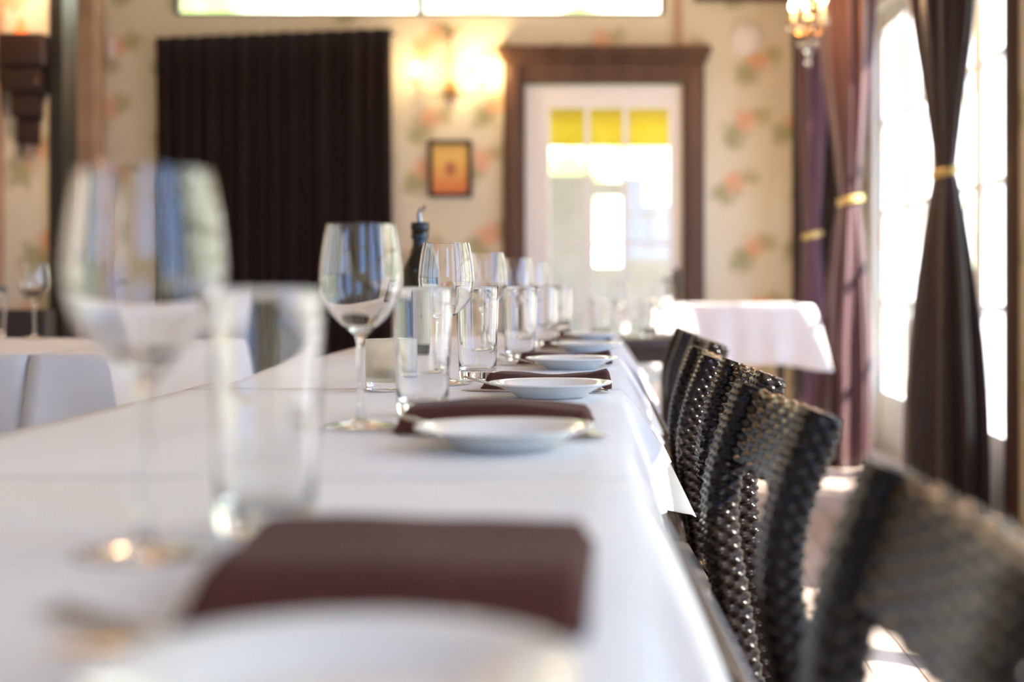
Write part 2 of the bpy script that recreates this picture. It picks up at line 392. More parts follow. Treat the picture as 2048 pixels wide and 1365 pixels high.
# =================================================================== tablecloths and tables
CR = [1.90, 1.955, 2.02, 2.12, 1.72, .95]
def cloth(x0, x1, y0, y1, z, label, hang, base=(.045, .15), corner=(.06, .035), group=None, seed=0, creases=(), step=.03):
    """hang: set of sides 'W','E','S','N' that fall over the edge. one continuous sheet"""
    rnd = random.Random(seed); ph = [rnd.uniform(0, 6.28) for _ in range(8)]
    bm = bmesh.new()
    nx = max(2, int((x1-x0)/step)); ny = max(2, int((y1-y0)/step))
    g = [[None]*(ny+1) for _ in range(nx+1)]
    for i in range(nx+1):
        for j in range(ny+1):
            x = x0+(x1-x0)*i/nx; y = y0+(y1-y0)*j/ny
            dz = .0006*math.sin(x*23+ph[0])*math.sin(y*17+ph[1])
            for c_ in creases: dz += .0022*math.exp(-((y-c_-.01*math.sin(x*5))/.006)**2)
            g[i][j] = bm.verts.new((x, y, z+dz))
    for i in range(nx):
        for j in range(ny): bm.faces.new((g[i][j], g[i+1][j], g[i+1][j+1], g[i][j+1]))
    # perimeter, counter clockwise
    per = [(i, 0, 'S') for i in range(nx)] + [(nx, j, 'E') for j in range(ny)] + [(i, ny, 'N') for i in range(nx, 0, -1)] + [(0, j, 'W') for j in range(ny, 0, -1)]
    nrm = {'S': Vector((0, -1, 0)), 'E': Vector((1, 0, 0)), 'N': Vector((0, 1, 0)), 'W': Vector((-1, 0, 0))}
    prev = {'S': 'W', 'E': 'S', 'N': 'E', 'W': 'N'}
    NR = 12; cols = []; s = 0
    for k, (i, j, side) in enumerate(per):
        p = g[i][j].co.copy()
        a = ('E' in hang, x1-p.x), ('W' in hang, p.x-x0), ('N' in hang, y1-p.y), ('S' in hang, p.y-y0)
        is_corner = (side == 'S' and i == 0) or (side == 'E' and j == 0) or (side == 'N' and i == nx) or (side == 'W' and j == ny)
        d = nrm[side].copy(); on = side in hang
        if is_corner:
            pv = prev[side]
            if pv in hang and on: d = (nrm[side]+nrm[pv])
            elif pv in hang: d = nrm[pv].copy(); on = True
        # distance to nearest corner along the side
        L_ = (x1-x0) if side in 'SN' else (y1-y0)
        t_ = (p.x-x0) if side in 'SN' else (p.y-y0)
        dc = 0 if is_corner else min(t_, L_-t_)
        cb = math.exp(-(dc/.10)**2)
        # lean toward the corner
        if not is_corner and dc < .12:
            s_ = 1 if t_ > L_/2 else -1
            ax = Vector((s_, 0, 0)) if side in 'SN' else Vector((0, s_, 0))
            nb = {'S': 'E' if s_ > 0 else 'W', 'N': 'E' if s_ > 0 else 'W', 'E': 'N' if s_ > 0 else 'S', 'W': 'N' if s_ > 0 else 'S'}[side]
            if nb in hang: d += ax*.8*(1-dc/.12)
        if not on: cols.append(None); s += 1; continue
        s += 1
        arc = t_ if side in 'SN' else t_+1.7
        col = [g[i][j]]
        for r in range(1, NR+1):
            t = r/NR
            o_ = (base[0]+corner[0]*cb)*t**.8
            o_ += t*(.012*math.sin(arc*19+ph[2])+.008*math.sin(arc*43+ph[3]))*(1-cb)
            q = p + d*(o_ + .004) + Vector((0, 0, -(base[1]+corner[1]*cb)*t - .002))
            q.z += .004*math.sin(arc*11+ph[4])*t
            col.append(bm.verts.new(q))
        cols.append(col)
    n_ = len(cols)
    for k in range(n_):
        a, b = cols[k], cols[(k+1) % n_]
        if a is None or b is None: continue
        # skip a non hanging side between two corners
        sd_ = per[k][2]
        if sd_ not in hang: continue
        for r in range(NR): bm.faces.new((a[r], b[r], b[r+1], a[r+1]))
    o = obj('tablecloth', bm, M['cloth'], None, True, 75)
    md = o.modifiers.new('thick', 'SOLIDIFY'); md.thickness = .0012; md.offset = 1
    return tag(o, label, 'tablecloth', group)
def table(x0, x1, y0, y1, z, label, group, mt='tabletop', ped=False):
    o = empty('dining_table', ((x0+x1)/2, (y0+y1)/2, 0), label, 'table', group)
    hx, hy = (x1-x0)/2, (y1-y0)/2
    obj('tabletop', bbox(-hx, hx, -hy, hy, z-.03, z, bev=.003), M[mt], o)
    obj('apron', bbox(-hx+.05, hx-.05, -hy+.05, hy-.05, z-.09, z-.03), M[mt], o)
    if ped:
        bm = bmesh.new(); lathe(bm, [(0, .022), (.035, .022), (.030, .05), (.030, z-.09), (0, z-.09)], 24, (-.14, 0, 0)); obj('pedestal', bm, M['black'], o)
        bm = bmesh.new(); lathe(bm, [(0, 0), (.12, 0), (.12, .010), (.04, .022), (0, .022)], 32, (-.14, 0, 0)); obj('foot', bm, M['black'], o)
        return o
    for a in (-1, 1):
        for b in (-1, 1):
            bm = bmesh.new(); X, Y = a*(hx-.06), b*(hy-.06)
            box(bm, X-.022, X+.022, Y-.022, Y+.022, 0, z-.09, bev=.004); obj('leg', bm, M[mt], o)
    return o
TZ_ = .7465
XL, XR = -.615, .008
ends = [-.35, 1.10, 2.06, 3.10, 4.18]
tl = ['near table of the long row, under the blurred foreground cloth', 'second table of the long row from the camera', 'third table of the long row from the camera', 'far end table of the long row']
cl = ['white tablecloth nearest the camera, blurred, falling at the lower edge of the picture',
      'white tablecloth of the long row under the second and third glasses, behind the foreground cloth',
      'white tablecloth of the long row around the sharp tumbler and brown napkin',
      'white tablecloth at the far end of the long row']
for k in range(4):
    a, b = ends[k], ends[k+1]
    table(XL, XR, a+.008, b-.008, TZ_-.003, tl[k], 'tables of the long row', ped=True)
    hang = {'E', 'W'} | ({'N'} if k == 3 else set()) | ({'S'} if k == 0 else set())
    bs = [(.05, .15), (.035, .14), (.065, .15), (.085, .15)][k]; cc = [(.035, .03), (.07, .04), (.03, .02), (.025, .02)][k]
    cloth(XL-.003, XR+.003, a+.002, b-.002, TZ_+(.001 if k else .002), cl[k], hang, bs, cc, 'cloths of the long table row', seed=k,
          creases=[[.42, .86], [1.30, 1.62, 1.80, 1.92], [2.16, 2.35, 2.62], [3.4, 3.8]][k])
TT = TZ_+.0035      # surface that tableware stands on

# left tables
LT = table(-2.10, -1.10, 3.08, 4.04, TZ_-.003, 'table on the left behind the foreground wine glass', None)
cloth(-2.103, -1.264, 3.077, 4.043, TZ_+.001, 'white tablecloth at the far left edge, beside its neighbour on the same table', {'S', 'N', 'W'}, (.012, .22), (.03, .02), 'cloths of the left table', 11)
cloth(-1.260, -1.097, 3.077, 4.043, TZ_+.001, 'white tablecloth on the left with a hanging corner above a dark gap', {'S', 'N', 'E'}, (.012, .22), (.05, .02), 'cloths of the left table', 12)
# sunlit service table by the drapes
table(.26, .98, 6.98, 7.85, .795, 'table by the drapes under the sunlit white cloth', None)
cloth(.257, .983, 6.977, 7.853, .799, 'brilliant sunlit white tablecloth beside the brown drapes at the back', {'S', 'N', 'E', 'W'}, (.03, .29), (.05, .03), None, 21)
# dark table behind the end of the row
table(-.55, .28, 5.2, 5.95, .70, 'bare dark wooden table behind the end of the long row', None)

# =================================================================== tableware
def wine_glass(loc, label, group, rz=0):
    H = .214
    bm = bmesh.new()
    outer = spline([(.0375, .0008), (.0370, .0022), (.022, .0048), (.0085, .0075), (.0042, .016), (.0035, .040), (.0034, .075), (.0042, .092), (.0110, .1015), (.0260, .1145), (.0385, .1320), (.0430, .1530), (.0415, .178), (.0382, .200), (.0352, .2135)], 5)
    inner = spline([(.0345, .2137), (.0374, .200), (.0406, .178), (.0421, .1532), (.0375, .1330), (.0250, .1163), (.0120, .1050), (0, .1030)], 5)
    lathe(bm, [(0, .0)] + [(.034, 0)] + outer + inner, 56)
    o = obj('wine_glass', bm, M['glass'], None, True, 60); o.location = loc
    return tag(o, label, 'wine glass', group)
def tumbler(loc, label, group, H=.148, ro=.0345, rb=.0292):
    bm = bmesh.new()
    lathe(bm, [(0, 0), (rb-.004, 0), (rb-.001, .0012), (rb, .004)] + [(rb+(ro-rb)*t, .004+(H-.005)*t) for t in (.2, .4, .6, .8, .97)] + [(ro-.0004, H-.0003), (ro-.0009, H), (ro-.0014, H-.0004)]
          + [(rb+(ro-rb)*t-.0017, .004+(H-.005)*t) for t in (.97, .8, .6, .4, .2)] + [(rb-.003, .020), (rb-.006, .0155), (rb-.014, .0135), (0, .013)], 48)
    o = obj('tumbler', bm, M['glass'], None, True, 50); o.location = loc
    return tag(o, label, 'tumbler', group)
wg = [(-.260, .79), (-.265, 1.497), (-.252, 2.155), (-.252, 2.82), (-.232, 3.42), (-.222, 4.00)]
wl = ['largest wine glass, blurred in the left foreground', 'wine glass in front of the dark curtain edge, second nearest the camera', 'sharp wine glass in front of the oil bottle neck',
      'fourth wine glass of the row, just behind and right of the sharp one', 'fifth wine glass of the row, against the dark door casing', 'farthest wine glass of the row, in front of the door']
w0 = wine_glass((wg[0][0], wg[0][1], TT), wl[0], 'wine glasses along the table row')
for k in range(1, 6):
    o = w0.copy(); link(o); o.location = (wg[k][0], wg[k][1], TT); o['label'] = wl[k]
tg = [(-.212, .87), (-.219, 1.64), (-.213, 2.245), (-.182, 2.80), (-.166, 3.45), (-.150, 4.02)]
tl_ = ['large blurred tumbler right of the foreground wine glass', 'tumbler in front of the oil bottle, behind the dark napkin roll', 'sharp tumbler standing just left of the folded brown napkin',
       'fourth tumbler of the row, behind the sharp one', 'fifth tumbler of the row from the camera', 'farthest tumbler of the row, at the far table end']
t0 = tumbler((tg[0][0], tg[0][1], TT), tl_[0], 'tumblers along the table row')
for k in range(1, 6):
    o = t0.copy(); link(o); o.location = (tg[k][0], tg[k][1], TT); o['label'] = tl_[k]
# left table glasses
o = w0.copy(); link(o); o.location = (-1.625, 4.0, TT-.001); o['label'] = 'small distant wine glass on the left table'; o['group'] = 'glasses on the left table'
o = t0.copy(); link(o); o.location = (-1.73, 3.98, TT-.001); o['label'] = 'small distant tumbler at the left edge of the picture'; o['group'] = 'glasses on the left table'
# glasses on the dark table at the back
for k, (x, y, kind) in enumerate([(-.42, 5.4, 't'), (-.20, 5.5, 'w'), (-.05, 5.35, 't'), (.03, 5.6, 'w'), (.14, 5.4, 't'), (.20, 5.75, 'w')]):
    o = (w0 if kind == 'w' else t0).copy(); link(o); o.location = (x, y, .7005)
    o['group'] = 'glasses on the bare dark table'
    o['label'] = ['leftmost tumbler on the bare dark table at the back', 'leftmost wine glass on the bare dark table at the back', 'middle tumbler on the bare dark table at the back', 'middle wine glass on the bare dark table at the back',
                  'rightmost tumbler on the bare dark table at the back', 'rightmost wine glass on the bare dark table at the back'][k]

# side plates
def plate():
    bm = bmesh.new()
    pr = spline([(.044, 0), (.046, .0015), (.058, .0085), (.072, .0148), (.0815, .0178), (.0828, .0192), (.0815, .0199), (.070, .0172), (.056, .0110), (.045, .0062), (.030, .0052), (0, .0050)], 4)
    lathe(bm, [(0, .0015), (.040, .0015), (.042, 0)] + pr, 72)
    return obj('side_plate', bm, M['china'], None, True, 60)
pl = [(-.095, .483), (-.100, 1.315), (-.083, 1.91), (-.073, 2.55), (-.058, 3.2), (-.052, 3.84)]
pn = ['white side plate cut off by the bottom of the picture', 'white side plate, blurred, in front of the dark napkin roll', 'sharp white side plate in front of the creased brown napkin',
      'white side plate fourth from the camera', 'white side plate fifth from the camera', 'white side plate at the far end of the row']
p0 = plate()
for k, (x, y) in enumerate(pl):
    o = p0 if k == 0 else p0.copy()
    if k: link(o)
    o.location = (x, y, TT); tag(o, pn[k], 'plate', 'side plates along the table row')

# cutlery, local: handle end at x=0, tip at x=-L, along -X
def fork_mesh():
    bm = bmesh.new()
    def z(x):   # x: 0..L from the handle end
        if x < .12: return .0022 + .0035*math.sin(PI*x/.12)
        t = (x-.12)/.085
        return .0022 - .0*t + .019*t**1.3
    def strip(xs, ws, y0=0, th=.0016):
        rings = []
        for x, w_ in zip(xs, ws):
            zz = z(x)
            rings.append([bm.verts.new((-x, y0-w_, zz)), bm.verts.new((-x, y0+w_, zz)), bm.verts.new((-x, y0+w_*.8, zz+th)), bm.verts.new((-x, y0-w_*.8, zz+th))])
        for a, b in zip(rings, rings[1:]):
            for k in range(4): bm.faces.new((a[k], a[(k+1) % 4], b[(k+1) % 4], b[k]))
        bm.faces.new(rings[0][::-1]); bm.faces.new(rings[-1])
    xs = [0, .004, .02, .05, .08, .11, .125, .135, .145, .155, .160]
    strip(xs, [.004, .0085, .0095, .0065, .0042, .0030, .0038, .0080, .0115, .0125, .0125])
    for k in range(4):
        y = -.0102+.0068*k
        strip([.158, .17, .185, .198, .204], [.0022, .0020, .0018, .0014, .0006], y)
    return bm
def knife_mesh():
    bm = bmesh.new()
    def sec(xs, ws, ths, z0):
        rings = []
        for x, w_, t in zip(xs, ws, ths):
            rings.append([bm.verts.new((-x, -w_, z0)), bm.verts.new((-x, w_, z0)), bm.verts.new((-x, w_*.8, z0+t)), bm.verts.new((-x, -w_*.8, z0+t))])
        for a, b in zip(rings, rings[1:]):
            for k in range(4): bm.faces.new((a[k], a[(k+1) % 4], b[(k+1) % 4], b[k]))
        bm.faces.new(rings[0][::-1]); bm.faces.new(rings[-1])
    sec([0, .004, .03, .08, .095, .11, .15, .18, .195, .203], [.004, .008, .0085, .006, .005, .0085, .0095, .0085, .0055, .001], [.003, .005, .006, .005, .004, .002, .0016, .0014, .0012, .0008], .0003)
    return bm
f0 = obj('fork', fork_mesh(), M['steel']); k0 = obj('knife', knife_mesh(), M['steel'])
ord_ = ['nearest the camera', 'second from the camera', 'third from the camera, in sharp focus', 'fourth from the camera', 'fifth from the camera', 'farthest from the camera']
for k, (x, y) in enumerate(pl):
    fy = y+.085; o = f0 if k == 0 else f0.copy()
    if k: link(o)
    o.location = (-.004 if k != 0 else -.02, fy-.012, TT); o.rotation_euler = (0, 0, math.radians(-2))
    tag(o, 'steel fork under the rim of the side plate '+ord_[k], 'fork', 'forks along the table row')
    o = k0 if k == 0 else k0.copy()
    if k: link(o)
    o.location = (-.012 if k != 0 else -.03, fy+.016, TT); o.rotation_euler = (0, 0, math.radians(-1))
    tag(o, 'steel knife lying between plate and napkin, '+ord_[k], 'knife', 'knives along the table row')

# napkins
def napkin(x0, x1, y0, y1, h, kind, label, skew=0, seed=0):
    """a folded cloth: stacked layers joined by a round fold at the right hand end"""
    bm = bmesh.new(); nx, ny = 44, 16
    rnd = random.Random(seed); ph = rnd.uniform(0, 6)
    def top(u, v):
        e = min(1, (1-abs(2*v-1)**3.2)*1.25)
        e *= min(1, (1-abs(2*u-1)**14)*1.4+.08)
        if kind == 'roll': m_ = .72+.28*math.sin(PI*min(1, u*.95+.05))
        elif kind == 'fold': m_ = .80+.10*math.cos(2*PI*u) + .18*math.exp(-((u-.97)/.1)**2)
        else: m_ = .92+.05*math.sin(3*u+ph)
        c_ = 0
        if kind == 'fold':      # valley of the overlapping flap
            vv = .30+.16*math.sin(PI*u)**2*(1 if u < .8 else .6)
            c_ = -.24*math.exp(-((v-vv)/.045)**2)+.10*math.exp(-((v-vv+.12)/.06)**2)
        if kind == 'flat': c_ = -.10*math.exp(-((v-.45-.1*u)/.05)**2)
        return max(.06, e*(m_+c_))*h
    tp = [[None]*(ny+1) for _ in range(nx+1)]; bt = [[None]*(ny+1) for _ in range(nx+1)]
    for i in range(nx+1):
        for j in range(ny+1):
            u, v = i/nx, j/ny
            x = x0+(x1-x0)*u + (skew*v*(1-u)) ; y = y0+(y1-y0)*v
            y += .004*math.sin(5*u+ph)
            rx = .5*h*.5
            tp[i][j] = bm.verts.new((x, y, top(u, v)+.0004*math.sin(14*u+ph)*math.sin(6*v)))
            bt[i][j] = bm.verts.new((x, y, .0003)) if 0 < i < nx and 0 < j < ny else None
    for i in range(nx+1):
        for j in range(ny+1):
            if bt[i][j] is None:
                q = tp[i][j].co; cx, cy_ = (x0+x1)/2, (y0+y1)/2
                bt[i][j] = bm.verts.new((q.x+(cx-q.x)*.03, q.y+(cy_-q.y)*.06, .0003))
    for i in range(nx):
        for j in range(ny):
            bm.faces.new((tp[i][j], tp[i+1][j], tp[i+1][j+1], tp[i][j+1])); bm.faces.new((bt[i][j], bt[i][j+1], bt[i+1][j+1], bt[i+1][j]))
    for i in range(nx):
        bm.faces.new((bt[i][0], bt[i+1][0], tp[i+1][0], tp[i][0])); bm.faces.new((tp[i][ny], tp[i+1][ny], bt[i+1][ny], bt[i][ny]))
    for j in range(ny):
        bm.faces.new((tp[0][j], tp[0][j+1], bt[0][j+1], bt[0][j])); bm.faces.new((bt[nx][j], bt[nx][j+1], tp[nx][j+1], tp[nx][j]))
    o = obj('napkin', bm, M['napkin'], None, True, 80); o.location = (0, 0, TT)
    return tag(o, label, 'napkin', 'folded napkins along the table row')
napkin(-.190, -.010, .600, .83, .024, 'flat', 'large blurred brown napkin in the foreground behind the nearest plate', -.01, 1)
napkin(-.222, -.020, 1.432, 1.58, .027, 'roll', 'dark brown napkin roll behind the second plate', 0, 2)
napkin(-.190, -.001, 2.035, 2.17, .023, 'fold', 'sharp folded brown napkin with a creased flap, behind the sharp plate', .02, 3)
napkin(-.182, .000, 2.675, 2.82, .022, 'fold', 'brown napkin behind the fourth plate', .02, 4)
napkin(-.170, .000, 3.325, 3.46, .020, 'fold', 'brown napkin behind the fifth plate', .02, 5)
napkin(-.160, .000, 3.965, 4.09, .018, 'fold', 'brown napkin at the far end of the row', .02, 6)

# votive holder
vt = empty('votive_holder', (-.317, 2.03, TT), 'short frosted glass votive holder beside the tall wine glass stem', 'candle holder')
bm = bmesh.new()
lathe(bm, [(0, 0), (.033, 0), (.0345, .0015), (.0348, .0125), (0, .0125)], 48); obj('base', bm, M['glass'], vt)['label'] = 'clear thick glass base'
bm = bmesh.new()
lathe(bm, [(0, .0128), (.0345, .0128), (.0352, .03), (.0355, .072), (.0348, .0726), (.0338, .072), (.0335, .03), (.032, .018), (0, .017)], 48); obj('cup', bm, M['frost'], vt)
bm = bmesh.new(); lathe(bm, [(0, .0175), (.0195, .0175), (.0195, .033), (0, .033)], 24); obj('candle', bm, M['candle'], vt)

# oil bottle
ob = empty('oil_bottle', (-.418, 3.09, TT), 'dark green oil bottle with cream label and steel pourer', 'bottle')
def bottle_body(R, zs, H, neck=.0135):
    return [(0, 0), (R-.004, 0), (R, .004), (R, zs)] + spline([(R, zs), (R*.97, zs+.010), (R*.78, zs+.026), (R*.56, zs+.042), (neck+.001, zs+.058), (neck, zs+.066), (neck, H-.02)], 5)[1:] + [(neck+.0035, H-.018), (neck+.0035, H-.004), (neck+.001, H), (0, H)]
bm = bmesh.new(); lathe(bm, bottle_body(.0365, .176, .268, .0160), 48); obj('bottle_body', bm, M['oil'], ob)
bm = bmesh.new()
a0, a1, R = math.radians(-150), math.radians(-15), .0369
vs = []
for i in range(25):
    a = a0+(a1-a0)*i/24
    vs.append([bm.verts.new((R*math.cos(a), R*math.sin(a), z)) for z in (.022, .142)] + [bm.verts.new(((R+.0003)*math.cos(a), (R+.0003)*math.sin(a), z)) for z in (.142, .022)])
for a, b in zip(vs, vs[1:]):
    for k in range(4): bm.faces.new((a[k], b[k], b[(k+1) % 4], a[(k+1) % 4]))
bm.faces.new(vs[0]); bm.faces.new(vs[-1][::-1])
lb = obj('label', bm, noise_bump(mat('cream_label', (.60, .52, .36), .6), 60, .1), ob); lb['label'] = 'cream paper label'
bm = bmesh.new()
def arc_mark(bm, a_, b_, z0, z1, R=.0374):
    n_ = 5; pv = None
    for i in range(n_+1):
        a = math.radians(a_+(b_-a_)*i/n_); c_ = [bm.verts.new((R*math.cos(a), R*math.sin(a), z)) for z in (z0, z1)]
        if pv: bm.faces.new((pv[0], c_[0], c_[1], pv[1]))
        pv = c_
ink = mat('faded_ink', (.12, .14, .16), .6); bm.free()
for a in [(-90, -74, .083, .0845), (-84, -78, .0785, .0825), (-96, -66, .1185, .1193), (-96, -66, .046, .0465)]:
    bm = bmesh.new(); arc_mark(bm, *a); obj('printed_line', bm, ink, lb)
bm = bmesh.new(); lathe(bm, [(0, .2682), (.0195, .2682), (.0205, .270), (.0205, .283), (.0180, .286), (0, .286)], 32)
obj('stopper', bm, M['rubber'], ob)
bm = bmesh.new(); tube(bm, [(0, 0, .285), (0, 0, .298), (-.002, 0, .305), (.006, 0, .314), (.011, 0, .322)], [.0052, .0048, .0045, .0040, .0036], 14); tube(bm, [(-.005, 0, .286), (-.0055, 0, .303), (-.001, 0, .318)], .0016, 8)
obj('pourer', bm, M['steel'], ob)['label'] = 'bent steel pouring spout'
cb_ = empty('cruet', (-.445, 3.22, TT), 'small black cruet half hidden left of the oil bottle', 'bottle')
bm = bmesh.new(); lathe(bm, bottle_body(.034, .120, .212, .012), 40); obj('bottle_body', bm, M['oil'], cb_)
bm = bmesh.new(); lathe(bm, [(0, .2122), (.0135, .2122), (.0135, .228), (.011, .231), (0, .231)], 24); obj('stopper', bm, M['rubber'], cb_)

# =================================================================== wicker chairs
def weave(u, v, p=.0088, q=.0105, amp=.0042):
    r = np.floor(v/p); f = v/p-r
    prof = np.sqrt(np.clip(1-(2*f-1)**2, 0, 1))
    over = .5+.5*np.sin(PI*u/q + PI*(r % 2))
    return amp*prof*(.12+.88*over)
def rrect(w_, t_, rad, m):
    """m samples on a rounded rectangle: a,b,na,nb,s"""
    hw, ht = w_/2-rad, t_/2-rad
    segs = [('l', (-hw, -ht-rad), (hw, -ht-rad), (0, -1)), ('c', (hw, -ht), -PI/2), ('l', (hw+rad, -ht), (hw+rad, ht), (1, 0)), ('c', (hw, ht), 0),
            ('l', (hw, ht+rad), (-hw, ht+rad), (0, 1)), ('c', (-hw, ht), PI/2), ('l', (-hw-rad, ht), (-hw-rad, -ht), (-1, 0)), ('c', (-hw, -ht), PI)]
    lens = [2*hw, rad*PI/2, 2*ht, rad*PI/2]*2; T = sum(lens); res = []
    for k in range(m):
        s = T*k/m; x = s
        for sg, L_ in zip(segs, lens):
            if x <= L_: break
            x -= L_
        if sg[0] == 'l':
            f = x/max(L_, 1e-9); a = sg[1][0]+(sg[2][0]-sg[1][0])*f; b = sg[1][1]+(sg[2][1]-sg[1][1])*f; n_ = sg[3]
        else:
            an = sg[2]+x/rad; n_ = (math.cos(an), math.sin(an)); a = sg[1][0]+rad*n_[0]; b = sg[1][1]+rad*n_[1]
        res.append((a, b, n_[0], n_[1], s))
    return np.array(res), T
def woven(name, path, A, B, w_, t_, parent, rad=.010, step=.0019, along=False, mtl='wicker', plain=False):
    """sweep of a rounded rectangle: path (n,3); A width axis, B thickness axis (n,3)"""
    path = np.array(path, float); A = np.array(A, float); B = np.array(B, float)
    d = np.r_[0, np.cumsum(np.linalg.norm(np.diff(path, axis=0), axis=1))]
    n_ = max(2, int(d[-1]/step)); t = np.linspace(0, d[-1], n_+1)
    P_ = np.stack([np.interp(t, d, path[:, k]) for k in range(3)], 1); A_ = np.stack([np.interp(t, d, A[:, k]) for k in range(3)], 1); B_ = np.stack([np.interp(t, d, B[:, k]) for k in range(3)], 1)
    m = int(2*(w_+t_)/step); cs, T = rrect(w_, t_, rad, m)
    # make the pattern close round the section
    q = T/(2*round(T/2/.0105)) if not along else .0105; p = .0088 if not along else T/(2*round(T/2/.0088))
    S, TT_ = np.meshgrid(cs[:, 4], t)
    h = weave(TT_, S, p, .026) if along else weave(S, TT_, .0088, q)
    if plain: h = h*0
    e = np.minimum(t, t[-1]-t); shrink = 1-np.clip(1-e/rad, 0, 1)**2*.25      # rounded ends
    a = cs[:, 0][None, :]+cs[:, 2][None, :]*(h-(1-shrink)[:, None]*rad*1.3); b = cs[:, 1][None, :]+cs[:, 3][None, :]*(h-(1-shrink)[:, None]*rad*1.3)
    V = P_[:, None, :]+A_[:, None, :]*a[..., None]+B_[:, None, :]*b[..., None]
    verts = V.reshape(-1, 3)
    i, j = np.meshgrid(np.arange(n_), np.arange(m), indexing='ij'); j2 = (j+1) % m
    F = np.stack([i*m+j, i*m+j2, (i+1)*m+j2, (i+1)*m+j], -1).reshape(-1, 4).tolist()
    vl = verts.tolist(); c0, c1 = V[0].mean(0), V[-1].mean(0); vl += [c0.tolist(), c1.tolist()]
    k0_, k1_ = len(vl)-2, len(vl)-1
    F += [[k0_, (j_+1) % m, j_] for j_ in range(m)] + [[k1_, n_*m+j_, n_*m+(j_+1) % m] for j_ in range(m)]
    me = bpy.data.meshes.new(name); me.from_pydata(vl, [], F); me.update()
    me.polygons.foreach_set('use_smooth', [True]*len(me.polygons)); me.materials.append(M[mtl])
    bm = bmesh.new(); bm.from_mesh(me); bmesh.ops.recalc_face_normals(bm, faces=bm.faces); bm.to_mesh(me); bm.free()
    return link(bpy.data.objects.new(name, me), parent)
# side profile (front surface of the back): (x, z) in chair coordinates, x away from the table
PR = spline([(.085, .0), (.055, .20), (.020, .38), (-.002, .51), (-.016, .60), (-.013, .66), (.000, .71), (.017, .755), (.0262, .781)], 8)
def prof_frames(z0, z1, y, th, sag=0):
    pts = [p for p in PR if z0-1e-6 <= p[1] <= z1+1e-6]
    path, A, B = [], [], []
    for k, p in enumerate(pts):
        a, b = pts[max(0, k-1)], pts[min(len(pts)-1, k+1)]
        t = Vector((b[0]-a[0], 0, b[1]-a[1])).normalized(); nrm_ = Vector((t.z, 0, -t.x))   # outward (+x)
        path.append((p[0]+nrm_.x*th/2, y, p[1]+nrm_.z*th/2)); A.append((0, 1, 0)); B.append(tuple(nrm_))
    return path, A, B
W_ = .42; TH = .036
def make_chair():
    r = empty('wicker_chair', (0, 0, 0))
    for s in (-1, 1):
        path, A, B = prof_frames(0, .79, s*(W_/2-.03), TH)
        woven('back_leg', path, A, B, .058, TH, r, .011)
    # curved back panel between the posts, follows the lean, bulges away from the sitter
    top, bot = Vector((.0255, 0, .779)), Vector((-.006, 0, .692))
    up = (top-bot).normalized(); nn = Vector((up.z, 0, -up.x)); hgt = (top-bot).length
    path, A, B = [], [], []
    for k in range(25):
        y = -W_/2+.045+(W_-.09)*k/24; sg = .030*(1-(2*y/W_)**2)
        dx = -.030*8*y/W_**2
        tv = Vector((dx, 1, 0)).normalized(); c_ = (top+bot)/2+nn*(TH*.42+sg)
        path.append((c_.x, y, c_.z)); A.append(tuple(up)); b = tv.cross(up); b = b if b.x > 0 else -b; B.append(tuple(b.normalized()))
    woven('backrest', path, A, B, hgt, TH*.86, r, .011, along=True)
    # seat
    path = [(-.40+.40*k/10, 0, .425) for k in range(11)]
    woven('seat', path, [(0, 1, 0)]*11, [(0, 0, 1)]*11, .43, .052, r, .018, step=.0042)
    bm = bmesh.new(); box(bm, -.38, -.03, -.195, .195, .4545, .482, bev=.012); obj('cushion', bm, M['cushion'], r)
    for s in (-1, 1):
        woven('front_leg', [(-.365, s*.185, 0), (-.365, s*.185, .2), (-.365, s*.185, .398)], [(0, 1, 0)]*3, [(1, 0, 0)]*3, .045, .045, r, .010, step=.0045)
    return r
ch0 = make_chair()
cl_ = ['wicker chair nearest the camera, large, blurred and bluish at the lower right', 'wicker chair second from the camera, its curved post reaching the lower edge', 'sharp wicker chair third from the camera with a glinting rounded top',
       'wicker chair fourth from the camera, half hidden behind the sharp one', 'wicker chair fifth from the camera', 'farthest wicker chair of the row, with a smooth looking dark back']
cpos = [(.150, .795, 0), (.146, 1.57, 5), (.166, 2.14, 3), (.130, 2.63, 0), (.175, 3.21, 2), (.158, 3.92, 0)]
for k, (x, y, a) in enumerate(cpos):
    o = ch0 if k == 0 else copy_tree(ch0)
    o.location = (x, y, 0); o.rotation_euler = (0, 0, math.radians(a)); tag(o, cl_[k], 'chair', 'wicker chairs along the table row')

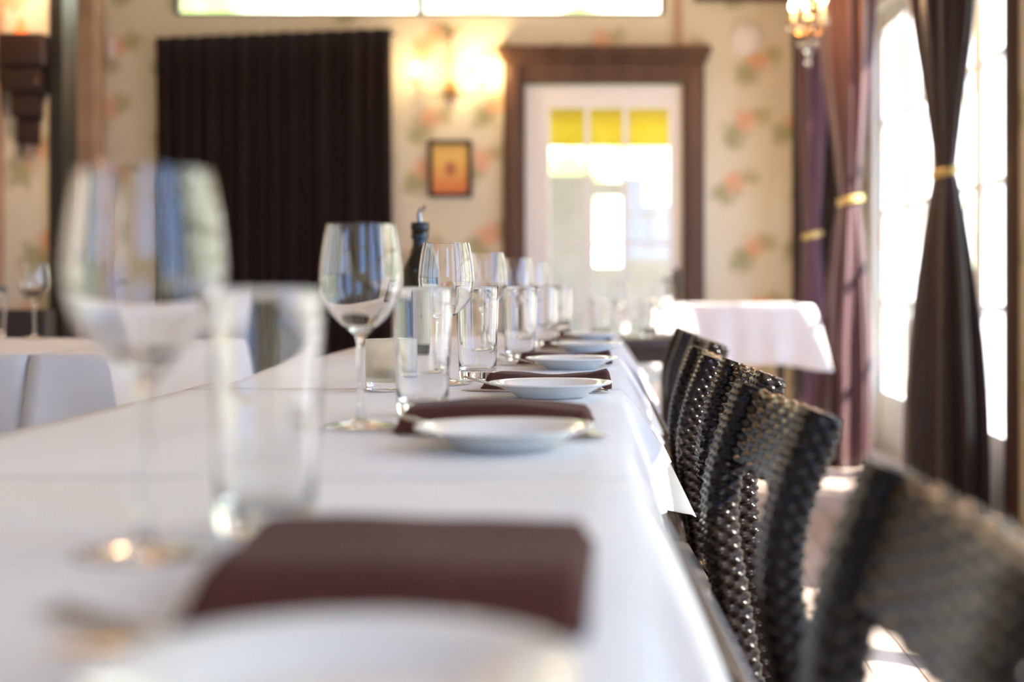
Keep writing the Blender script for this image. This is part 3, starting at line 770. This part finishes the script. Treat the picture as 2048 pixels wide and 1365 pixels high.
# =================================================================== drapes
def curtain_tied(x, y, zt, zwaist, wt, ww, wb, mt, label, name='drape', lean=0, tie_col='gold', pl_=9, seed=0, depth=1.5):
    rnd = random.Random(seed); ph = [rnd.uniform(0, 6.28) for _ in range(5)]
    r = empty(name, (x, y, 0), label, 'curtain', 'tied drapes along the window wall')
    bm = bmesh.new(); nz, na = 70, 110; rings = []
    for i in range(nz+1):
        z = .012+(zt-.012)*i/nz
        if z > zwaist: t = (z-zwaist)/(zt-zwaist); w_ = ww+(wt-ww)*math.sin(min(1, t*1.05)*PI/2)**1.15
        else: t = (zwaist-z)/zwaist; w_ = ww+(wb-ww)*math.sin(min(1, t*1.1)*PI/2)**.8
        cx = lean*abs(t)
        fold = .07+.12*min(1, t*2)
        ring = []
        for k in range(na):
            a = 2*PI*k/na
            f = 1+fold*(.7*math.sin(pl_*a+ph[0]+.5*math.sin(z*2))+.4*math.sin((pl_*2-3)*a+ph[1]+z))
            ring.append(bm.verts.new((cx+w_*.5*math.cos(a)*f*.82, w_*.5*depth*math.sin(a)*f, z)))
        rings.append(ring)
    for a, b in zip(rings, rings[1:]):
        for k in range(na): bm.faces.new((a[k], a[(k+1) % na], b[(k+1) % na], b[k]))
    bm.faces.new(rings[-1]); bm.faces.new(rings[0][::-1])
    obj('curtain_fabric', bm, M[mt], r, True, 0)
    bm = bmesh.new(); pts = []
    R1, R2 = ww*.5*.86+.008, ww*.5*depth*1.04+.008
    vr = []
    for k in range(48):
        a = 2*PI*k/48; zz = zwaist+.012*math.cos(a)
        vr.append([bm.verts.new((R1*math.cos(a)*s_, R2*math.sin(a)*s_, zz+dz)) for s_, dz in ((1, -.018), (1.12, -.012), (1.12, .012), (1, .018))])
    for k in range(48):
        a, b = vr[k], vr[(k+1) % 48]
        for q in range(4): bm.faces.new((a[q], a[(q+1) % 4], b[(q+1) % 4], b[q]))
    obj('tieback', bm, M[tie_col], r)['label'] = 'pale gold tie around the waist'
    return r
curtain_tied(1.315, 5.62, 2.6, 1.345, .325, .092, .345, 'drape2', 'large charcoal brown drape nearest the camera, tied in the middle, right of the picture', seed=1, lean=-.005)
curtain_tied(1.195, 7.15, 2.7, 1.325, .32, .12, .29, 'drape', 'brown and mauve drape between the sunlit table and the glazed doors', seed=2, lean=-.03)
curtain_tied(1.165, 8.30, 2.6, 1.19, .22, .11, .18, 'drape3', 'farthest mauve drape beside the back wall, behind the candle lamp', seed=3)
# dark drape panel that hangs straight behind the mauve ones
cp = empty('straight_drape', (1.29, 8.62, 0), 'plain dark brown drape hanging straight in the back right corner', 'curtain')
bm = bmesh.new(); pv = None
for k in range(61):
    u = k/60; xx = -.20+.36*u; yy = .03*math.sin(u*44)+.01*math.sin(u*91)
    c_ = [bm.verts.new((xx, yy, z)) for z in (.012, .9, 1.8, 2.75)]
    if pv:
        for q in range(3): bm.faces.new((pv[q], c_[q], c_[q+1], pv[q+1]))
    pv = c_
o = obj('curtain_fabric', bm, M['drape2'], cp); md = o.modifiers.new('s', 'SOLIDIFY'); md.thickness = .004
# curtain on the back wall
bc = empty('wall_curtain', (-2.06, BY-.10, 0), 'wide black brown curtain covering the left of the back wall', 'curtain')
bm = bmesh.new(); pv = None
for k in range(241):
    u = k/240; xx = -.70+1.42*u; ztop = 2.395+.06*u-.02*math.exp(-(u/.05)**2)*0
    yy = .022*math.sin(u*95)+.010*math.sin(u*41+1); c_ = []
    for q in range(9):
        z = .02+(ztop+.006*math.sin(u*95)-.02)*q/8
        c_.append(bm.verts.new((xx+.02*(1-q/8), yy*(1 if q < 8 else .5), z)))
    if pv:
        for q in range(8): bm.faces.new((pv[q], c_[q], c_[q+1], pv[q+1]))
    pv = c_
o = obj('curtain_fabric', bm, M['black_velvet'], bc, True, 0); md = o.modifiers.new('s', 'SOLIDIFY'); md.thickness = .004
bm = bmesh.new(); tube(bm, [(-.72, .052, 2.37), (.74, .052, 2.43)], .010, 10); obj('curtain_rod', bm, M['black'], bc)

# =================================================================== lamps and an added warm fill
def flame_bulb(bm, c, h=.045, r=.012):
    lathe(bm, [(0, 0), (r*.5, .0), (r*.95, h*.25), (r, h*.38), (r*.6, h*.7), (r*.2, h*.93), (0, h)], 14, c)
def point(loc, e, col, r=.03):
    d = bpy.data.lights.new('lamp_and_fill_light', 'POINT'); d.energy = e; d.color = col; d.shadow_soft_size = r
    o = bpy.data.objects.new('lamp_and_fill_light', d); COL.objects.link(o); o.location = loc
# candle chandelier on the right
chd = empty('chandelier', (.895, 6.50, 2.165), 'small crystal candle chandelier with lit bulbs in front of the drapes', 'chandelier')
bm = bmesh.new(); tube(bm, [(0, 0, -.16), (0, 0, .10), (0, 0, CZ-2.16-.02)], [.006, .010, .004], 10); lathe(bm, [(0, CZ-2.19), (.05, CZ-2.18), (.05, CZ-2.161), (0, CZ-2.161)], 20)
ball(bm, (0, 0, -.06), .028, 12); ball(bm, (0, 0, .05), .02, 12); obj('stem', bm, M['brass'], chd)
for k in range(5):
    a = 2*PI*k/5+2.75; cx, sy = math.cos(a), math.sin(a); R = .072; dz = (0, .02, .06, .05, .015)[k]*.6
    bm = bmesh.new(); tube(bm, spline([(0, 0, -.06), (.4*R*cx, .4*R*sy, -.12), (.85*R*cx, .85*R*sy, -.105), (R*cx, R*sy, -.07+dz)], 5), .005, 8)
    lathe(bm, [(0, -.07), (.010, -.072), (.026, -.062), (.027, -.060), (0, -.062)], 16, (R*cx, R*sy, dz)); ar = obj('arm', bm, M['brass'], chd)
    bm = bmesh.new(); lathe(bm, [(0, -.062), (.010, -.062), (.010, -.005), (0, -.005)], 14, (R*cx, R*sy, dz)); obj('candle_sleeve', bm, M['candle'], ar)
    bm = bmesh.new(); flame_bulb(bm, (R*cx, R*sy, -.004+dz), .052, .014); obj('bulb', bm, M['bulb'], ar)
    for q in range(5):
        b = 2*PI*q/5; bm = bmesh.new(); octa(bm, (R*cx+.024*math.cos(b), R*sy+.024*math.sin(b), -.085+dz), .008, .036); obj('crystal_drop', bm, M['crystal'], ar, False)
    bm = bmesh.new(); octa(bm, (R*cx*.55, R*sy*.55, -.16), .010, .045); obj('crystal_drop', bm, M['crystal'], ar, False)
bm = bmesh.new(); octa(bm, (0, 0, -.20), .018, .06); obj('pendant_crystal', bm, M['crystal'], chd, False)
bm = bmesh.new(); ball(bm, (0, 0, -.250), .014, 10); obj('crystal_ball', bm, M['crystal'], chd)
point((.895, 6.50, 2.26), 42, (1, .52, .22), .08)
# double sconce on the back wall
sx0 = -.985
sn = empty('wall_sconce', (sx0, BY-.002, 2.1), 'two armed crystal wall sconce with glowing bulbs left of the door', 'wall lamp')
bm = bmesh.new(); ball(bm, (0, -.012, -.02), .045, 16, (1, .3, 1.5)); ball(bm, (0, -.02, .33), .022, 12); tube(bm, [(0, -.02, -.05), (0, -.02, .33)], .006, 8); obj('backplate', bm, M['brass'], sn)
for s in (-1, 1):
    bm = bmesh.new(); X = s*.205; tube(bm, spline([(0, -.02, .0), (s*.08, -.07, -.05), (s*.17, -.10, -.04), (X, -.10, .02)], 5), .005, 8)
    lathe(bm, [(0, .02), (.012, .02), (.03, .03), (.03, .033), (0, .031)], 16, (X, -.10, 0)); ar = obj('arm', bm, M['brass'], sn)
    bm = bmesh.new(); lathe(bm, [(0, .032), (.010, .032), (.010, .085), (0, .085)], 14, (X, -.10, 0)); obj('candle_sleeve', bm, M['candle'], ar)
    bm = bmesh.new(); 
    if s < 0: flame_bulb(bm, (X, -.10, .086), .05, .014)
    else: ball(bm, (X, -.10, .118), .040, 16)
    obj('bulb', bm, M['bulb'], ar)
    point((sx0+X, BY-.17, 2.22), 5.0 if s > 0 else 2.2, (1, .66, .32), .03)
for x, z, r_, h_ in [(0, -.09, .020, .07), (.03, -.07, .012, .04), (-.03, -.07, .012, .04), (0, .30, .016, .05), (.03, .29, .012, .04)]:
    bm = bmesh.new(); octa(bm, (x, -.05, z), r_, h_); obj('crystal_drop', bm, M['crystal'], sn, False)
# stepped bronze sconce on the partition
ss = empty('stepped_sconce', (-2.655, 6.498, 1.54), 'dark bronze stepped wall sconce at the upper left', 'wall lamp')
def tier(w_, d, z0, z1, nm): return obj(nm, bbox(-w_/2, w_/2, -d, -.002, z0, z1, bev=.004), M['bronze'], ss)
tier(.20, .13, .345, .49, 'upper_tier'); tier(.165, .11, .235, .345, 'middle_tier'); tier(.12, .085, .12, .235, 'lower_tier'); tier(.092, .06, .0, .12, 'bottom_tier')
bm = bmesh.new(); lathe(bm, [(0, -.065), (.006, -.055), (.008, -.02), (.012, 0), (0, 0)], 12, (-.03, -.03, 0)); obj('finial', bm, M['bronze'], ss)
am = emis('amber_flame_glass', (1, .22, .06), .6)
bm = bmesh.new(); lathe(bm, [(0, .49), (.035, .492), (.03, .505), (.016, .53), (.010, .56), (0, .575)], 18, (-.02, -.065, 0)); obj('lamp_glass', bm, am, ss)['label'] = 'amber glass flame'
bm = bmesh.new(); ball(bm, (.07, -.118, .275), .008, 10); obj('knob', bm, M['brass'], ss)
point((-2.675, 6.36, 2.25), 1.2, (1, .72, .45), .04)
point((-2.2, 5.6, 2.6), 36, (1, .62, .32), .1)  # warm fill added above the left area, belongs to no lamp

# =================================================================== things on the back wall
pf = empty('picture', (-.99, BY-.002, 1.61), 'small framed picture with orange and yellow print left of the door', 'picture')
bm = bmesh.new()
for a in [(-.135, .135, .15, .175), (-.135, .135, -.175, -.15), (-.135, -.108, -.15, .15), (.108, .135, -.15, .15)]: box(bm, a[0], a[1], -.022, 0, a[2], a[3], bev=.003)
obj('frame', bm, M['black'], pf)
pmn = mat('orange_print', (.8, .5, .15), .6); t = pmn.node_tree; n = t.nodes; l = t.links
c = n.new('ShaderNodeTexCoord'); sp = n.new('ShaderNodeSeparateXYZ'); l.new(c.outputs['Object'], sp.inputs[0])
r = n.new('ShaderNodeMapRange'); r.inputs[1].default_value = -.14; r.inputs[2].default_value = .05; l.new(sp.outputs['Z'], r.inputs[0])
a = n.new('ShaderNodeMix'); a.data_type = 'RGBA'; a.inputs['A'].default_value = (.66, .20, .07, 1); a.inputs['B'].default_value = (.74, .50, .14, 1); l.new(r.outputs[0], a.inputs['Factor'])
mp = n.new('ShaderNodeMapping'); mp.inputs['Scale'].default_value = (1, 0, .72); l.new(c.outputs['Object'], mp.inputs[0])
ln = n.new('ShaderNodeVectorMath'); ln.operation = 'LENGTH'; l.new(mp.outputs[0], ln.inputs[0])
r2 = n.new('ShaderNodeMapRange'); r2.inputs[1].default_value = .040; r2.inputs[2].default_value = .025; l.new(ln.outputs['Value'], r2.inputs[0])
b = n.new('ShaderNodeMix'); b.data_type = 'RGBA'; l.new(r2.outputs[0], b.inputs['Factor']); l.new(a.outputs['Result'], b.inputs['A']); b.inputs['B'].default_value = (.38, .14, .07, 1)
l.new(b.outputs['Result'], bsdf(pmn).inputs['Base Color'])
obj('print', bbox(-.108, .108, -.008, -.001, -.15, .15), pmn, pf, False)
bm = bmesh.new(); lathe(bm, [(0, 0), (.105, 0), (.105, .012), (.09, .028), (.05, .034), (0, .035)], 40)
o = obj('wall_speaker', bm, M['white']); o.location = (.815, BY-.002, 2.41); o.rotation_euler = (PI/2, 0, 0); tag(o, 'round white disc fixed high on the wall right of the door', 'wall disc')
bm = bmesh.new(); box(bm, -.022, .022, -.03, 0, -.065, .065, bev=.005); o = obj('wall_sensor', bm, M['white']); o.location = (-3.06, BY-.002, 2.35); tag(o, 'small white box on the wall at upper left', 'wall box')

# =================================================================== banquette at the far left
bq = empty('banquette', (-2.95, 5.75, 0), 'dark brown banquette behind the left table', 'bench')
obj('seat', bbox(-.75, .66, -.45, 0, .36, .47, bev=.02), M['cushion'], bq); obj('backrest', bbox(-.75, .66, .0, .12, .36, .80, bev=.02), M['cushion'], bq); obj('base', bbox(-.73, .64, -.40, .10, 0, .36), M['darkwood'], bq)
